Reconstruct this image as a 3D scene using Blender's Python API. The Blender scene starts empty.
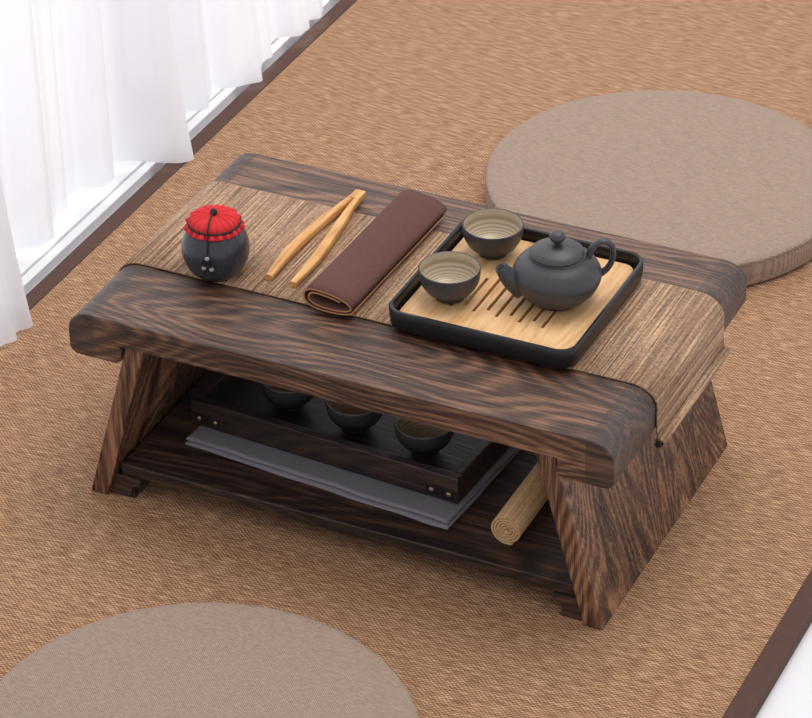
import bpy, bmesh, math, random
from mathutils import Vector, Matrix, noise
random.seed(4)
sc=bpy.context.scene
try:
    sc.view_settings.view_transform='Standard'
except Exception: pass
COL=bpy.context.collection
H=.225; W=.365; L=.6

# ---------------- helpers ----------------
def link(o,parent=None):
    COL.objects.link(o)
    if parent is not None: o.parent=parent
    return o
def empty(name,loc=(0,0,0),rot=0):
    o=bpy.data.objects.new(name,None); o.empty_display_size=.02; o.location=loc; o.rotation_euler=(0,0,rot); COL.objects.link(o); return o
def mk(name,verts,faces,mat,parent=None,loc=(0,0,0),smooth=True,angle=.7,bevel=0,bseg=2,solid=0,rot=(0,0,0)):
    me=bpy.data.meshes.new(name); me.from_pydata([tuple(v) for v in verts],[],faces); me.update()
    bm=bmesh.new(); bm.from_mesh(me); bmesh.ops.recalc_face_normals(bm,faces=bm.faces); bm.to_mesh(me); bm.free()
    if smooth:
        me.shade_smooth()
        me.set_sharp_from_angle(angle=angle)
    if mat: 
        for m in (mat if isinstance(mat,(list,tuple)) else [mat]): me.materials.append(m)
    o=bpy.data.objects.new(name,me); o.location=loc; o.rotation_euler=rot; link(o,parent)
    if solid:
        s=o.modifiers.new('solid','SOLIDIFY'); s.thickness=solid; s.offset=0
    if bevel:
        b=o.modifiers.new('bevel','BEVEL'); b.width=bevel; b.segments=bseg; b.limit_method='ANGLE'; b.angle_limit=.6
    return o
def box(name,x0,x1,y0,y1,z0,z1,mat,parent=None,bevel=.001,**k):
    v=[(x,y,z) for x in(x0,x1) for y in(y0,y1) for z in(z0,z1)]
    f=[(0,1,3,2),(4,6,7,5),(0,4,5,1),(2,3,7,6),(0,2,6,4),(1,5,7,3)]
    return mk(name,v,f,mat,parent,bevel=bevel,**k)
def prism_y(name,prof,y0,y1,mat,parent=None,ny=1,**k):
    n=len(prof); v=[]; f=[]
    for j in range(ny+1):
        y=y0+(y1-y0)*j/ny
        v+=[(p[0],y,p[1]) for p in prof]
    for j in range(ny):
        for i in range(n):
            a=j*n+i;b=j*n+(i+1)%n
            f.append((a,b,b+n,a+n))
    f.append(tuple(range(n))[::-1]); f.append(tuple(range(ny*n,ny*n+n)))
    return mk(name,v,f,mat,parent,**k)
def lathe(name,prof,mat,parent=None,seg=72,loc=(0,0,0),**k):
    v=[];f=[];idx=[]
    for r,z in prof:
        if r<1e-6:
            idx.append([len(v)]*seg); v.append((0,0,z))
        else:
            s=len(v); idx.append([s+i for i in range(seg)])
            v+=[(r*math.cos(2*math.pi*i/seg),r*math.sin(2*math.pi*i/seg),z) for i in range(seg)]
    for a,b in zip(idx[:-1],idx[1:]):
        for i in range(seg):
            j=(i+1)%seg
            q=[a[i],a[j],b[j],b[i]]; u=[]
            for t in q:
                if t not in u:u.append(t)
            if len(u)>2:f.append(tuple(u))
    return mk(name,v,f,mat,parent,loc=loc,**k)
def crom(pts,n=8):
    P=[Vector(p) for p in pts]; P=[2*P[0]-P[1]]+P+[2*P[-1]-P[-2]]; out=[]
    for i in range(1,len(P)-2):
        for k in range(n):
            t=k/n; a,b,c,d=P[i-1:i+3]
            out.append(.5*((2*b)+(c-a)*t+(2*a-5*b+4*c-d)*t*t+(3*b-a-3*c+d)*t**3))
    out.append(P[-2]); return out
def sweep(name,pts,rad,mat,parent=None,n=8,seg=16,sq=None,closed=False,**k):
    P=crom(pts,n); m=len(P)
    R=[]
    for i in range(m):
        t=i/n; a=min(int(t),len(rad)-1); b=min(a+1,len(rad)-1); w=t-int(t)
        ra=rad[a] if isinstance(rad[a],tuple) else (rad[a],rad[a]); rb=rad[b] if isinstance(rad[b],tuple) else (rad[b],rad[b])
        R.append((ra[0]*(1-w)+rb[0]*w, ra[1]*(1-w)+rb[1]*w))
    v=[];f=[]; up=Vector((0,0,1)); prev=None
    for i in range(m):
        T=(P[min(i+1,m-1)]-P[max(i-1,0)]).normalized()
        if prev is None:
            ref=up if abs(T.z)<.95 else Vector((0,1,0))
            S=T.cross(ref).normalized()
        else:
            S=(prev-T*prev.dot(T)).normalized()
        prev=S; N=S.cross(T).normalized()
        for q in range(seg):
            a=2*math.pi*q/seg; c,s=math.cos(a),math.sin(a)
            if sq: c=math.copysign(abs(c)**sq,c); s=math.copysign(abs(s)**sq,s)
            v.append(P[i]+S*c*R[i][0]+N*s*R[i][1])
    for i in range(m-1):
        for q in range(seg):
            a=i*seg+q;b=i*seg+(q+1)%seg
            f.append((a,b,b+seg,a+seg))
    f.append(tuple(range(seg))); f.append(tuple(range((m-1)*seg,m*seg)))
    return mk(name,v,f,mat,parent,**k)
def rrect(hx,hy,r,ins=0,n=8):
    hx-=ins;hy-=ins;r=max(r-ins,.0005); out=[]
    for cx,cy,a0 in((hx-r,hy-r,0),(-hx+r,hy-r,90),(-hx+r,-hy+r,180),(hx-r,-hy+r,270)):
        for i in range(n+1):
            a=math.radians(a0+90*i/n); out.append((cx+r*math.cos(a),cy+r*math.sin(a)))
    return out
def loft_rr(name,hx,hy,r,rings,mat,parent=None,cap0=True,cap1=True,**k):
    v=[];f=[]; n=0
    for ins,z in rings:
        p=rrect(hx,hy,r,ins); n=len(p); v+=[(x,y,z) for x,y in p]
    for j in range(len(rings)-1):
        for i in range(n):
            a=j*n+i;b=j*n+(i+1)%n; f.append((a,b,b+n,a+n))
    if cap0:f.append(tuple(range(n)))
    if cap1:f.append(tuple(range((len(rings)-1)*n,len(rings)*n)))
    return mk(name,v,f,mat,parent,**k)

# ---------------- materials ----------------
def s2l(c): 
    return tuple(((x/255)/12.92 if x/255<=.04045 else ((x/255+.055)/1.055)**2.4) for x in c)+(1,)
def newmat(name):
    m=bpy.data.materials.new(name); m.use_nodes=True; nt=m.node_tree
    return m,nt,nt.nodes['Principled BSDF']
def N(nt,t,**k):
    n=nt.nodes.new(t)
    for a,b in k.items():
        if a in n.inputs: n.inputs[a].default_value=b
        else: setattr(n,a,b)
    return n
def coords(nt,scale,rot=(0,0,0)):
    tc=N(nt,'ShaderNodeTexCoord'); mp=N(nt,'ShaderNodeMapping'); mp.inputs['Scale'].default_value=scale; mp.inputs['Rotation'].default_value=rot
    nt.links.new(tc.outputs['Object'],mp.inputs['Vector']); return mp.outputs[0]
def ramp(nt,fac,stops):
    r=N(nt,'ShaderNodeValToRGB'); e=r.color_ramp.elements
    while len(e)<len(stops): e.new(.5)
    for el,(p,c) in zip(e,stops): el.position=p; el.color=c
    nt.links.new(fac,r.inputs[0]); return r.outputs[0]
def bump(nt,bs,h,st=.3,dist=.001):
    b=N(nt,'ShaderNodeBump'); b.inputs['Strength'].default_value=st; b.inputs['Distance'].default_value=dist
    nt.links.new(h,b.inputs['Height']); nt.links.new(b.outputs[0],bs.inputs['Normal']); return b
def math_(nt,op,a,b=None):
    m=N(nt,'ShaderNodeMath'); m.operation=op
    for i,x in enumerate((a,b)):
        if x is None: continue
        if isinstance(x,(int,float)): m.inputs[i].default_value=x
        else: nt.links.new(x,m.inputs[i])
    return m.outputs[0]
def mixc(nt,fac,a,b,mode='MIX'):
    m=N(nt,'ShaderNodeMix'); m.data_type='RGBA'; m.blend_type=mode
    for s,x in((0,fac),(6,a),(7,b)):
        if isinstance(x,(int,float,tuple)): m.inputs[s].default_value=x
        else: nt.links.new(x,m.inputs[s])
    return m.outputs[2]

def wood(name,axis,cols,rough=.38,fine=1.0,dark_ends=False,bst=.35,stops=(.40,.495,.61),pores=0.0,pore_col=(190,148,112)):
    m,nt,bs=newmat(name)
    def sc3(along,cross):
        s=[cross]*3; s['xyz'.index(axis)]=along; return tuple(s)
    n1=N(nt,'ShaderNodeTexNoise',Scale=1.0,Detail=5.0,Roughness=.6,Distortion=.25); nt.links.new(coords(nt,sc3(1.8,44)),n1.inputs['Vector'])
    n2=N(nt,'ShaderNodeTexNoise',Scale=1.0,Detail=5.0,Roughness=.8); nt.links.new(coords(nt,sc3(12,360*fine)),n2.inputs['Vector'])
    w=N(nt,'ShaderNodeTexNoise',Scale=1.0,Detail=1.0,Distortion=.3); nt.links.new(coords(nt,sc3(1.6,8)),w.inputs['Vector'])
    wv=math_(nt,'ADD',math_(nt,'MULTIPLY',math_(nt,'SINE',math_(nt,'MULTIPLY',w.outputs[0],170.0)),.5),.5)
    n4=N(nt,'ShaderNodeTexNoise',Scale=1.0,Detail=2.0); nt.links.new(coords(nt,sc3(3,7)),n4.inputs['Vector'])
    s=math_(nt,'ADD',math_(nt,'ADD',math_(nt,'MULTIPLY',n1.outputs[0],.28),math_(nt,'MULTIPLY',n2.outputs[0],.50)),math_(nt,'ADD',math_(nt,'MULTIPLY',wv,.08),math_(nt,'MULTIPLY',n4.outputs[0],.14)))
    col=ramp(nt,s,[(stops[0],s2l(cols[0])),(stops[1],s2l(cols[1])),(stops[2],s2l(cols[2]))])
    if pores:
        n5=N(nt,'ShaderNodeTexNoise',Scale=1.0,Detail=2.0,Roughness=.5); nt.links.new(coords(nt,sc3(9,520)),n5.inputs['Vector'])
        g=ramp(nt,n5.outputs[0],[(.60,(0,0,0,1)),(.70,(1,1,1,1))])
        col=mixc(nt,math_(nt,'MULTIPLY',g,pores),col,s2l(pore_col))
    if dark_ends:
        tc=N(nt,'ShaderNodeTexCoord'); sx=N(nt,'ShaderNodeSeparateXYZ'); nt.links.new(tc.outputs['Object'],sx.inputs[0])
        ab=math_(nt,'ABSOLUTE',sx.outputs[0]); g=math_(nt,'GREATER_THAN',ab,.270)
        col=mixc(nt,math_(nt,'MULTIPLY',g,.55),col,s2l((48,40,39)))
    nt.links.new(col,bs.inputs['Base Color'])
    nt.links.new(math_(nt,'SUBTRACT',rough+.16,math_(nt,'MULTIPLY',n2.outputs[0],.32)),bs.inputs['Roughness'])
    bump(nt,bs,math_(nt,'ADD',math_(nt,'ADD',math_(nt,'MULTIPLY',n2.outputs[0],.8),math_(nt,'MULTIPLY',n1.outputs[0],.4)),math_(nt,'MULTIPLY',wv,.1)),bst,.002)
    return m
M_top=wood('charred_wood_top','x',[(30,19,16),(78,51,39),(152,110,82)],.35,dark_ends=True,bst=.75,pores=.35)
M_leg=wood('charred_wood_leg','z',[(32,21,17),(88,58,43),(170,124,92)],.46,bst=.6,pores=.4)
M_shelf=wood('charred_wood_shelf','x',[(20,14,12),(50,33,27),(104,74,58)],.45,bst=.5)
M_bamboo=wood('bamboo_panel','y',[(196,148,96),(216,171,119),(228,190,142)],.5,.6,bst=.08)
M_tong=wood('bamboo_tongs','y',[(178,120,62),(208,152,86),(226,178,114)],.4,.5,bst=.08)
M_stray=wood('black_wood_tray','x',[(16,11,11),(38,27,25),(68,50,45)],.45)

def simple(name,c,rough=.5,metal=0,nscale=0,nst=.2,spec=None,var=None):
    m,nt,bs=newmat(name); bs.inputs['Base Color'].default_value=s2l(c); bs.inputs['Roughness'].default_value=rough; bs.inputs['Metallic'].default_value=metal
    if nscale:
        n=N(nt,'ShaderNodeTexNoise',Scale=nscale,Detail=4.0); nt.links.new(coords(nt,(1,1,1)),n.inputs['Vector']); bump(nt,bs,n.outputs[0],nst,.0006)
        if var: nt.links.new(ramp(nt,n.outputs[0],[(.35,s2l(c)),(.65,s2l(var))]),bs.inputs['Base Color'])
    return m
M_clay=simple('slate_ceramic',(50,50,53),.42,0,900,.35,var=(62,62,66))
M_jar=simple('glazed_slate',(44,46,52),.22,0,500,.1,var=(58,60,66))
def mk_glaze():
    m,nt,bs=newmat('cup_inner_glaze')
    w=N(nt,'ShaderNodeTexWave',Scale=150.0,Distortion=.6); w.wave_type='RINGS'; w.rings_direction='Z'
    nt.links.new(coords(nt,(1,1,1)),w.inputs['Vector'])
    nt.links.new(ramp(nt,w.outputs[1],[(.0,s2l((158,140,116))),(1,s2l((198,182,158)))]),bs.inputs['Base Color']); bs.inputs['Roughness'].default_value=.3
    return m
M_glaze=mk_glaze()
M_blackp=simple('black_lacquer',(22,22,24),.35,0,600,.1)
M_red=simple('red_cloth',(196,28,36),.8,0,1500,.5,var=(214,40,46))
M_cord=simple('black_cord',(22,18,18),.7)
M_bead=simple('grey_bead',(150,145,140),.3)
M_brass=simple('dark_brass',(150,125,95),.35,.8)
M_leather=simple('brown_suede',(82,48,42),.8,0,700,.5,var=(96,58,50))
M_ledge=simple('suede_edge',(180,125,82),.8)
M_greycloth=simple('grey_cloth',(122,118,124),.95,0,1400,.8,var=(142,138,146))

def weave(name,c0,c1,c2,px,py,rough=.8,st=.6,big=None,dist=.001,wob=.6,kw=.28,kn=.9,nsc=(90,700,90)):
    m,nt,bs=newmat(name)
    v=coords(nt,(1,1,1))
    nz=N(nt,'ShaderNodeTexNoise',Scale=1.0,Detail=3.0); nt.links.new(coords(nt,(60,60,60)),nz.inputs['Vector'])
    sx=N(nt,'ShaderNodeSeparateXYZ'); nt.links.new(v,sx.inputs[0])
    off=math_(nt,'MULTIPLY',nz.outputs[0],wob*6.28)
    ax=math_(nt,'SINE',math_(nt,'ADD',math_(nt,'MULTIPLY',sx.outputs[0],2*math.pi/px),off))
    ay=math_(nt,'SINE',math_(nt,'ADD',math_(nt,'MULTIPLY',sx.outputs[1],2*math.pi/py),off))
    pr=math_(nt,'MULTIPLY',ax,ay)
    s=math_(nt,'ADD',math_(nt,'MULTIPLY',pr,kw),.5)
    n2=N(nt,'ShaderNodeTexNoise',Scale=1.0,Detail=4.0,Roughness=.75); nt.links.new(coords(nt,nsc),n2.inputs['Vector'])
    s2=math_(nt,'ADD',s,math_(nt,'MULTIPLY',math_(nt,'SUBTRACT',n2.outputs[0],.5),kn))
    col=ramp(nt,s2,[(.15,s2l(c0)),(.5,s2l(c1)),(.9,s2l(c2))])
    n3=N(nt,'ShaderNodeTexNoise',Scale=2.5,Detail=2.0); nt.links.new(v,n3.inputs['Vector'])
    col=mixc(nt,math_(nt,'MULTIPLY',n3.outputs[0],.2),col,s2l(big or c1))
    nt.links.new(col,bs.inputs['Base Color']); bs.inputs['Roughness'].default_value=rough
    bump(nt,bs,s2,st,dist)
    return m
M_mat=weave('woven_mat',(98,66,43),(166,121,85),(230,194,156),.0056,.0042,.75,.95,(160,112,74),.0015,.7,.24,1.6,(55,330,90))
M_cush=weave('cushion_weave',(120,101,88),(154,133,118),(186,166,148),.0026,.0026,.9,.6,(152,132,116),.0008,.3,.28,1.0,(160,500,160))
M_border=weave('mat_border_cloth',(66,44,38),(84,58,49),(104,74,62),.003,.003,.85,.3)

def slat(name,c0,c1,c2):
    m,nt,bs=newmat(name)
    n1=N(nt,'ShaderNodeTexNoise',Scale=1.0,Detail=3.0,Roughness=.7); nt.links.new(coords(nt,(460,8,460)),n1.inputs['Vector'])
    n2=N(nt,'ShaderNodeTexNoise',Scale=1.0,Detail=2.0); nt.links.new(coords(nt,(300,300,300)),n2.inputs['Vector'])
    s=math_(nt,'ADD',math_(nt,'MULTIPLY',n1.outputs[0],.75),math_(nt,'MULTIPLY',n2.outputs[0],.25))
    nt.links.new(ramp(nt,s,[(.35,s2l(c0)),(.5,s2l(c1)),(.65,s2l(c2))]),bs.inputs['Base Color']); bs.inputs['Roughness'].default_value=.6
    bump(nt,bs,s,.8,.0016); return m
M_runner=slat('bamboo_runner',(88,62,45),(154,118,88),(210,176,140))
M_roll=slat('bamboo_roll_skin',(176,132,84),(206,166,116),(228,196,150))

# ---------------- floor / mat ----------------
M_floor=simple('white_floor',(232,232,236),.25,0,3,.02)
box('floor',-3,3,-2.5,4.5,-.06,-.012,M_floor,None,bevel=0)
mat_o=empty('woven_floor_mat')
box('weave_field',-.535,.446,-1.6,3.2,-.0118,0,M_mat,mat_o,bevel=.001)
box('border_right',.445,.470,-1.6,3.2,-.0118,.0012,M_border,mat_o,bevel=.001)
box('border_left',-.554,-.533,-1.6,3.2,-.0118,.0012,M_border,mat_o,bevel=.001)

# ---------------- table ----------------
tbl=empty('low_tea_table')
def half():
    p=[]
    for i in range(13):
        a=math.pi/2*(1-i/12)
        p.append((.273+.027*math.cos(a),H-.021+.021*math.sin(a)))
    for i in range(7):
        a=-math.pi/2*i/6
        p.append((.290+.010*math.cos(a),H-.041+.010*math.sin(a)))
    p+= [(.246,H-.051),(.240,H-.047),(.240,H-.030)]
    return p
hp=half()
prof=hp+[(-x,z) for x,z in hp[::-1]]
prism_y('tabletop',prof,0,W,M_top,tbl,bevel=.0016,bseg=3,angle=.5)
zt=H-.030
for s,nm in((1,'right'),(-1,'left')):
    xo_t,xo_b=.236,.291; th=.021
    def lx(z): return xo_b+(xo_t-xo_b)*(z/zt)
    pr=[(s*lx(zt),zt-.0002),(s*(lx(zt)-th),zt-.0002),(s*(lx(.0)-th),0.0),(s*lx(0),0.0)]
    prism_y('leg_panel_'+nm,pr,.004,W-.008,M_leg,tbl,bevel=.0015)
    pr=[(s*(lx(zt)-th),zt-.0004),(s*(lx(zt)-th-.03),zt-.0004),(s*(lx(zt)-th-.03),zt-.014),(s*(lx(zt-.03)-th),zt-.02)]
    prism_y('batten_'+nm,pr,.03,W-.03,M_shelf,tbl,bevel=.001)
    xi=lx(0)-th; fl=.036
    fp=[(s*(xi+.001),.0255),(s*(xi-fl),.0255),(s*(xi-fl),.017)]
    for i in range(7):
        a=i/6*math.pi/2
        fp.append((s*(xi-fl+.010*math.sin(a)),.0165-.005*(1-math.cos(a))))
    fp+=[(s*(xi-fl+.011),.005),(s*(xi-fl+.007),0),(s*(xi+.001),0)]
    prism_y('foot_'+nm,fp,.010,.07,M_shelf,tbl,bevel=.001)
    prism_y('foot_back_'+nm,fp,W-.07,W-.016,M_shelf,tbl,bevel=.001)
box('shelf',-.2565,.2565,.012,W-.02,.026,.040,M_shelf,tbl,bevel=.0015)

# ---------------- runner ----------------
run=empty('bamboo_table_runner')
t=.0016
path=[(-.3018,H-.06),(-.3018,H-.045)]
for i in range(13):
    a=math.pi/2*(i/12)
    path.append((-.273-(.027+t)*math.cos(a), H-.021+(.021+t)*math.sin(a)))
right=[(-x,z) for x,z in path[::-1]]
mid=[(-.273+.546*i/40,H+t) for i in range(1,40)]
pth=path+mid+right[:-1]+[(.3022,H-.050),(.3032,H-.056)]
def strip(name,pth,y0,y1,mat,parent,th=.0016,ny=1):
    v=[];f=[]; n=len(pth)
    for j in range(ny+1):
        y=y0+(y1-y0)*j/ny
        v+=[(x,y,z) for x,z in pth]
    for j in range(ny):
        for i in range(n-1):
            f.append((j*n+i,j*n+i+1,(j+1)*n+i+1,(j+1)*n+i))
    return mk(name,v,f,mat,parent,solid=th,angle=1.2)
strip('woven_sheet',pth,.107,.291,M_runner,run,.0018)
hem=[]
for i in range(41):
    a=math.radians(100-420*i/40); r=.0056-.0016*i/40
    hem.append((.3045+r*math.cos(a),H-.0615+r*math.sin(a)))
strip('rolled_hem',hem,.107,.291,M_runner,run,.0012)
sweep('hem_dowel',[(.3045,.104,H-.0615),(.3045,.2,H-.0615),(.3045,.294,H-.0615)],[.0032]*3,M_cord,run,n=2,seg=16)

# ---------------- tea tray on table ----------------
Z0=H+.0030
tr=empty('tea_tray',(.1135,.196,Z0))
loft_rr('tray_body',.1025,.1030,.020,[(.006,0),(.002,.003),(.0005,.010),(0,.0225),(.0012,.0245),(.0036,.0245),(.0048,.023),(.0058,.012),(.0062,.004)],M_blackp,tr,angle=.9)
def column(nm,x0,x1,y0,y1):
    box(nm,x0,x1,y0,y1,.006,.0135,M_bamboo,tr,bevel=0,smooth=False)
hw=.0930
cr=.014
def endblock(nm,s,xin):
    pts=[(xin,-hw)]
    for i in range(9):
        a=-math.pi/2+math.pi/2*i/8; pts.append((s*(hw-cr+cr*math.cos(a)),-hw+cr+cr*math.sin(a)))
    for i in range(9):
        a=math.pi/2*i/8; pts.append((s*(hw-cr+cr*math.cos(a)),hw-cr+cr*math.sin(a)))
    pts.append((xin,hw)); n=len(pts)
    v=[(x,y,.006) for x,y in pts]+[(x,y,.0135) for x,y in pts]
    f=[tuple(range(n)),tuple(range(n,2*n))]+[(i,(i+1)%n,n+(i+1)%n,n+i) for i in range(n)]
    mk(nm,v,f,M_bamboo,tr,smooth=False)
ns=9; pitch=.0125; sw=.0036
xs=[(-(ns-1)/2+i)*pitch for i in range(ns)]
endblock('panel_end_left',-1,xs[0]-sw/2); endblock('panel_end_right',1,xs[-1]+sw/2)
for i,x in enumerate(xs):
    ln=.034 if i%2==0 else .026
    column('slot_front_%d'%i,x-sw/2,x+sw/2,-hw,-.020-ln)
    column('slot_rear_%d'%i,x-sw/2,x+sw/2,-.016+ln,hw)
    if i<ns-1: column('bar_%d'%i,x+sw/2,xs[i+1]-sw/2,-hw,hw)

# ---------------- teapot ----------------
ZT=Z0+.0135
tp=empty('teapot',(.156,.197,ZT),math.radians(30))
body=[(0,0),(.022,0),(.024,.001),(.0245,.003),(.031,.007),(.039,.015),(.0435,.024),(.045,.031),(.0435,.038),(.038,.0455),(.030,.051),(.0285,.0525),(.0285,.054),(.0265,.0545),(0,.0545)]
def smoothp(p,n=4):
    return [(max(0,v.x),v.y) for v in crom([(a,b,0) for a,b in p],n)]
lathe('pot_body',body[:4]+smoothp(body[4:11])+body[11:],M_clay,tp,angle=.6)
lathe('lid',[(0,.0545),(.0268,.0545),(.0275,.0555),(.027,.0570),(.022,.0605),(.014,.0635),(.006,.065),(0,.0655)],M_clay,tp,angle=.9)
lathe('lid_knob',smoothp([(.0035,.0635),(.0038,.067),(.0075,.071),(.0082,.0745),(.0055,.0785),(0,.0795)]),M_clay,tp,seg=40,angle=1.2)
sweep('spout',[(-.034,0,.020),(-.044,0,.0265),(-.051,0,.0335),(-.0570,0,.0420)],[.0155,.0120,.0088,.0062],M_clay,tp,n=8,seg=24,angle=1.2)
lathe('spout_shade_disc',[(0,0),(.0045,0)],M_cord,tp,seg=20,loc=(-.0575,0,.0426)).rotation_euler=(0,math.radians(-35),0)  # flat black disc paints the shade inside the spout mouth
sweep('handle',[(.031,0,.048),(.037,0,.0605),(.046,0,.0655),(.055,0,.0595),(.056,0,.046),(.051,0,.034),(.041,0,.026)],[(.0052,.0036),(.0045,.0032),(.0045,.003),(.0045,.003),(.0042,.003),(.0042,.003),(.005,.0034)],M_clay,tp,n=8,seg=16,angle=1.2)

# ---------------- cups ----------------
def cup(loc,rot=0,s=1.0):
    e=empty('tea_cup',loc,rot); e.scale=(s,s,s)
    outer=[(0,0),(.0135,0),(.0150,.0008),(.0150,.004),(.0165,.0055),(.0245,.0115),(.0295,.020),(.0312,.028),(.0316,.0345)]
    lathe('cup_outer',outer[:4]+smoothp(outer[4:])+[(.0310,.0354),(.0300,.0350)],M_clay,e,angle=.9)
    inner=[(.0301,.0350),(.0298,.028),(.0275,.020),(.021,.0120),(.012,.0080),(0,.0070)]
    lathe('cup_inner',smoothp(inner),M_glaze,e,angle=1.2)
    return e
cup((.061,.253,ZT)); cup((.056,.157,ZT))

# ---------------- jar ----------------
jz=Z0
jr=empty('tea_caddy_jar',(-.192,.122,jz),math.radians(-20))
jb=[(.021,.002),(.029,.010),(.0340,.022),(.0350,.032),(.0335,.042),(.0290,.052),(.0255,.056)]
lathe('jar_body',[(0,0),(.018,0),(.0205,.001)]+smoothp(jb)+[(.0250,.060),(0,.060)],M_jar,jr,angle=.8)
v=[];f=[];seg=144
rings=[(0.0008,.0692,0),(.003,.0695,.0),(.006,.0699,.0005),(.010,.0701,.0010),(.016,.0697,.0013),(.0215,.0682,.0012),(.0248,.0655,.0009),(.0258,.0625,.0006),(.0255,.0605,.0005),(.0275,.0588,.0014),(.0290,.0566,.0021),(.0297,.0552,.0024)]
for k,(r,z,a) in enumerate(rings):
    for i in range(seg):
        th=2*math.pi*i/seg; w=math.sin(th*20+.8*math.sin(3*th))+.5*math.sin(th*9+1)
        rr=r+(a*w*.8 if k>5 else 0); v.append((rr*math.cos(th),rr*math.sin(th),z+a*w*.6))
for k in range(len(rings)-1):
    for i in range(seg):
        f.append((k*seg+i,k*seg+(i+1)%seg,(k+1)*seg+(i+1)%seg,(k+1)*seg+i))
f.append(tuple(range(seg)))
mk('cloth_lid',v,f,M_red,jr,solid=.0006,angle=1.5)
lathe('tie_cord',[(.0256,.0590),(.0274,.0595),(.0279,.0605),(.0274,.0615),(.0256,.0620)],M_cord,jr,seg=64,angle=1.5)
lathe('top_knot',smoothp([(.0001,.0685),(.003,.0700),(.0038,.0730),(.0022,.0757),(.0001,.0765)],3),M_cord,jr,seg=20)
ca=math.radians(-75+20)
def pj(r,z,d=0): 
    return (r*math.cos(ca+d),r*math.sin(ca+d),z)
sweep('cord_strand',[(0,0,.074),pj(.010,.0738),pj(.020,.0722),pj(.0272,.067),pj(.0300,.060),pj(.0335,.050),pj(.0362,.040)],[.0009]*7,M_cord,jr,n=6,seg=8)
sweep('cord_loop',[pj(.0362,.040),pj(.0370,.036,.14),pj(.0375,.031,.16),pj(.0368,.030,.02),pj(.0375,.031,-.14),pj(.0370,.036,-.14),pj(.0362,.040)],[.0008]*7,M_cord,jr,n=6,seg=8)
for d,z in((.0,.0385),(.11,.026),(-.10,.027)):
    lathe('bead',smoothp([(.0001,-.0024),(.0020,-.0014),(.0024,0),(.0020,.0014),(.0001,.0024)],3),M_bead,jr,seg=16,loc=pj(.0368,z,d))
sweep('cord_tail_a',[pj(.0368,.0385),pj(.0372,.032,.07),pj(.0362,.026,.11),pj(.0345,.018,.12)],[.0007]*4,M_cord,jr,n=5,seg=8)
sweep('cord_tail_b',[pj(.0368,.0385),pj(.0372,.032,-.07),pj(.0362,.026,-.10),pj(.0345,.019,-.13)],[.0007]*4,M_cord,jr,n=5,seg=8)

# ---------------- tongs ----------------
tg=empty('bamboo_tongs')
zt2=Z0+.0046
rr=[(.0030,.0040),(.0038,.0045),(.0054,.0045),(.0056,.0042),(.0038,.0034)]
sweep('arm_left',[(-.1260,.318,zt2),(-.1292,.292,zt2),(-.1360,.24,zt2),(-.1388,.18,zt2),(-.1360,.130,zt2-.001)],rr,M_tong,tg,n=10,seg=20,sq=.45,angle=.9)
sweep('arm_right',[(-.1200,.318,zt2),(-.1195,.292,zt2),(-.1130,.24,zt2),(-.1070,.18,zt2),(-.1070,.128,zt2-.001)],rr,M_tong,tg,n=10,seg=20,sq=.45,angle=.9)
box('joint_block',-.1292,-.1170,.302,.321,zt2-.0044,zt2+.0050,M_tong,tg,bevel=.0012)

# ---------------- brown suede roll ----------------
def spiral(a0,b0,step,turns,ex,n=40,ph=0.0,mind=.002):
    out=[]
    for i in range(int(n*turns)+1):
        t=i/n; a=max(a0-step*t*1.6,mind); b=max(b0-step*t,mind)
        th=ph-2*math.pi*t
        c,s=math.cos(th),math.sin(th)
        b2=b*(1-.25*c)
        out.append((a*math.copysign(abs(c)**ex,c),b2*math.copysign(abs(s)**ex,s)-b0*.25*c*.6))
    return out
def rollobj(name,part,pth,length,mats,loc,rotz,th,ny=14,wob=0,taper=0):
    e=empty(name,loc,rotz); n=len(pth); v=[];f=[]
    for j in range(ny+1):
        y=length*j/ny; k=1+wob*math.sin(j*.9)*.5
        for i,(x,z) in enumerate(pth):
            v.append((x*(1+taper*j/ny+.02*wob*math.sin(j*.7)),y,z*k))
    for j in range(ny):
        for i in range(n-1): f.append((j*n+i,j*n+i+1,(j+1)*n+i+1,(j+1)*n+i))
    o=mk(part,v,f,mats,e,angle=1.3); s=o.modifiers.new('s','SOLIDIFY'); s.thickness=th; s.offset=0; s.material_offset_rim=1 if len(mats)>1 else 0
    return e
sp=spiral(.0305,.0120,.0036,1.75,.85,52,ph=math.radians(-35))
zmin=min(z for x,z in sp)
rollobj('rolled_suede_tea_mat','suede_sheet',sp,.220,[M_leather,M_ledge],(-.052,.099,Z0-zmin+.0012),math.radians(-1.2),.0018,wob=.06)

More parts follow.
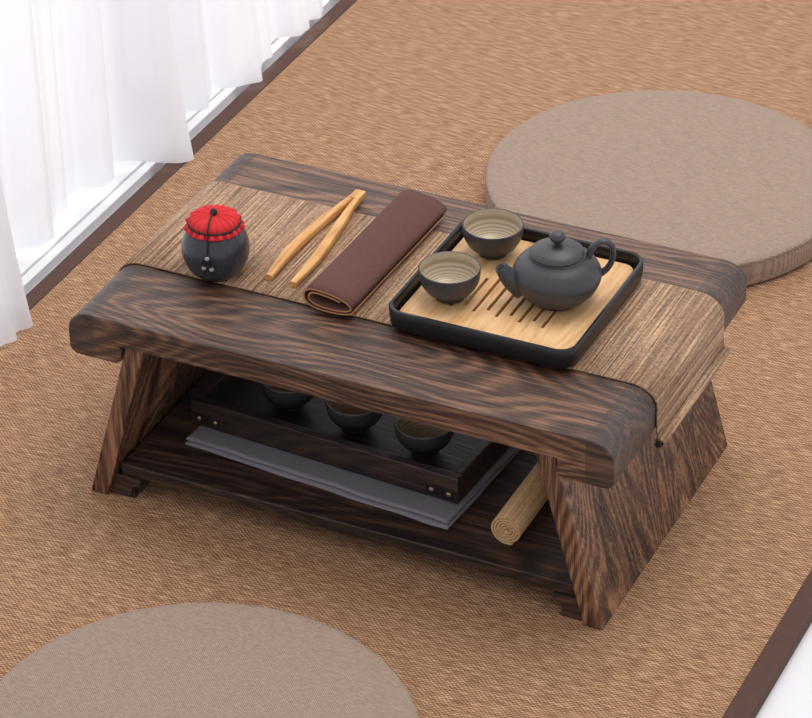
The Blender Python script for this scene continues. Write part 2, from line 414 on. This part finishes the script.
# ---------------- shelf items ----------------
gc=empty('folded_grey_cloth',(-.043,.176,.0404),math.radians(-4.5))
def clothslab(nm,hx,hy,z0,T,seed):
    NX,NY=120,90; v=[];f=[]
    def P(i,j,top):
        u=2*i/NX-1; w=2*j/NY-1
        eu=math.sin(u*math.pi/2); ew=math.sin(w*math.pi/2)
        x=eu*hx*(1+.012*noise.noise(Vector((seed,ew*3,0)))); y=ew*hy*(1+.02*noise.noise(Vector((eu*4,seed,1))))
        d=min(hx-abs(eu)*hx,hy-abs(ew)*hy); k=math.sqrt(max(0,1-max(0,1-d/.004)**2))
        nz=noise.noise(Vector((x*28,y*34,seed)))*.0007
        zz=z0+T/2+ (T/2*k if top else -T/2*k) + (nz-.0007)*k*(1 if top else 0)
        return (x,y,zz)
    n=(NX+1)*(NY+1)
    for top in(0,1):
        for j in range(NY+1):
            for i in range(NX+1): v.append(P(i,j,top))
    for top in(0,1):
        for j in range(NY):
            for i in range(NX):
                a=top*n+j*(NX+1)+i; f.append((a,a+1,a+NX+2,a+NX+1))
    o=mk(nm,v,f,M_greycloth,gc,angle=2.5)
    bm=bmesh.new(); bm.from_mesh(o.data); bmesh.ops.remove_doubles(bm,verts=bm.verts,dist=.00002); bmesh.ops.recalc_face_normals(bm,faces=bm.faces); bm.to_mesh(o.data); bm.free()
clothslab('cloth_lower',.158,.122,0,.0058,1.3)
clothslab('cloth_upper',.1565,.1205,.0056,.0060,5.7)
st=empty('wooden_serving_tray',(-.050,.187,.0522),math.radians(-3.5))
hx,hy,hh=.159,.105,.032
box('tray_base',-hx+.002,hx-.002,-hy+.002,hy-.002,0.0,.006,M_stray,st)
box('wall_front_board',-hx,hx,-hy,-hy+.010,0.0002,hh,M_stray,st,bevel=.0015)
box('wall_rear_board',-hx,hx,hy-.010,hy,0.0002,hh,M_stray,st,bevel=.0015)
box('wall_left_board',-hx,-hx+.010,-hy+.010,hy-.010,0.0002,hh,M_stray,st,bevel=.0015)
box('wall_right_board',hx-.010,hx,-hy+.010,hy-.010,0.0002,hh,M_stray,st,bevel=.0015)
for s in(-1,1):
    for k,(dx,dz) in enumerate(((.010,.010),(.030,.010))):
        o=lathe('stud',[(0,.0016),(.0018,.0012),(.0030,0)],M_brass,st,seg=20,loc=(s*(hx-dx),-hy-.0008,dz)); o.rotation_euler=(math.pi/2,0,0)
    box('corner_plate_%s'%('r' if s>0 else 'l'),min(s*(hx-.036),s*(hx-.004)),max(s*(hx-.036),s*(hx-.004)),-hy-.0008,-hy+.0001,.004,.016,M_blackp,st,bevel=.0003)
for x,y in((-.132,.160),(-.050,.150),(.034,.141)):
    c=cup((x,y,.0584),s=1.0)
def circ_spiral(r0,step,turns,n=40):
    out=[]
    for i in range(int(n*turns)+1):
        t=i/n; r=max(r0-step*t,.0015); th=-1.2-2*math.pi*t; out.append((r*math.cos(th),r*math.sin(th)))
    return out
rollobj('bamboo_mat_roll','rolled_sheet',circ_spiral(.0165,.0030,4.6),.27,[M_roll],(.168,.046,.0577),0,.0022,ny=2)

# ---------------- cushions ----------------
def cushion(loc,r=.206,t=.032):
    e=empty('round_floor_cushion',loc)
    p=[(0,.0005),(r-.006,.0005),(r-.002,.003),(r,.006),(r-.0006,.008),(r+.0002,.010),(r+.0004,t-.009),(r-.0004,t-.006),(r+.0008,t-.0045),(r-.0005,t-.002),(r-.005,t),(r*.9,t+.0012),(r*.6,t+.003),(0,t+.003)]
    lathe('cushion_pad',p,M_cush,e,seg=128,angle=1.2)
    return e
cushion((.041,.811,0),.216,.038); cushion((.022,-.345,0),.212,.034)

# ---------------- window side ----------------
M_white=simple('white_frame',(226,226,230),.35)
M_track=simple('track_grey',(176,176,182),.4)
wf=empty('window_1')
box('sill_track',-.74,-.566,-1.6,3.2,-.0118,.001,M_white,wf,bevel=.001)
for i,x in enumerate((-.580,-.655,-.668)):
    box('track_groove_%d'%i,x-.0015,x+.0015,-1.6,3.2,.001,.0018,M_track,wf,bevel=0)
for i,y in enumerate((-1.2,-.2,.8,1.8,2.8)):
    box('mullion_%d'%i,-.74,-.705,y-.02,y+.02,.001,1.9,M_white,wf)
box('head_rail',-.74,-.60,-1.6,3.2,1.9,1.96,M_white,wf)

m,nt,bs=newmat('sheer_curtain')
bs.inputs['Base Color'].default_value=(.88,.88,.91,1); bs.inputs['Roughness'].default_value=.9
tr_=N(nt,'ShaderNodeBsdfTranslucent'); tr_.inputs['Color'].default_value=(.84,.84,.88,1)
tp_=N(nt,'ShaderNodeBsdfTransparent')
mx=N(nt,'ShaderNodeMixShader'); mx.inputs[0].default_value=.5
mx2=N(nt,'ShaderNodeMixShader'); mx2.inputs[0].default_value=.08
out=nt.nodes['Material Output']
nt.links.new(bs.outputs[0],mx.inputs[1]); nt.links.new(tr_.outputs[0],mx.inputs[2])
nt.links.new(mx.outputs[0],mx2.inputs[1]); nt.links.new(tp_.outputs[0],mx2.inputs[2]); nt.links.new(mx2.outputs[0],out.inputs[0])
M_cur=m
v=[];f=[];NU=1100;NV=36
def bulge(y):
    d=lambda c,w:math.exp(-((y-c)/w)**2)
    near=.092/(1+math.exp((y-.272)/.009))
    return near+.070*d(.655,.035)+.045/(1+math.exp(-(y-.80)/.02))
def curx(y,z):
    a=.55+.45*math.exp(-z*1.5)
    fold=.012*math.sin(y*50+1.3*math.sin(y*9)+.5*z)+.008*math.sin(y*91+2*math.sin(y*5)+z)+.003*math.sin(y*210+z*2)
    return -.600+bulge(y)*math.exp(-z*2.2)+fold*a
for j in range(NV+1):
    z0=1.88*(j/NV)**1.2
    for i in range(NU+1):
        y=-1.2+4.2*i/NU
        hem=.005+.008*(.5+.5*math.sin(y*13+1))
        z=hem+z0*(1-hem/1.88)
        v.append((curx(y,z),y,z))
for j in range(NV):
    for i in range(NU):
        a=j*(NU+1)+i; f.append((a,a+1,a+NU+2,a+NU+1))
mk('sheer_window_curtain',v,f,M_cur,None,angle=3.1)

# ---------------- light ----------------
w=bpy.data.worlds.new('World'); sc.world=w; w.use_nodes=True
bg=w.node_tree.nodes['Background']; bg.inputs[0].default_value=(.985,.975,1,1); bg.inputs[1].default_value=.83
def area(name,loc,target,size,power,col=(1,1,1),sy=None):
    l=bpy.data.lights.new(name,'AREA'); l.energy=power; l.color=col; l.size=size
    if sy: l.shape='RECTANGLE'; l.size_y=sy
    o=bpy.data.objects.new(name,l); o.location=loc; o.rotation_euler=(Vector(target)-Vector(loc)).to_track_quat('-Z','Y').to_euler(); COL.objects.link(o); return o
area('window_daylight',(-2.2,1.6,1.8),(0,.3,0),1.8,58,(1,.99,.97))
area('overhead_fill',(.3,.9,2.6),(.05,.2,.1),1.4,35,(1,.96,.90))  # fill light added overhead, stands for no known fixture

cam=bpy.data.cameras.new('camera'); cam.lens=3232.4/812*36; cam.sensor_width=36; cam.clip_start=.05
co=bpy.data.objects.new('camera',cam); co.location=(1.2141,-2.3564,1.9701); co.rotation_euler=(.9934,.0122,.4401); COL.objects.link(co); sc.camera=co
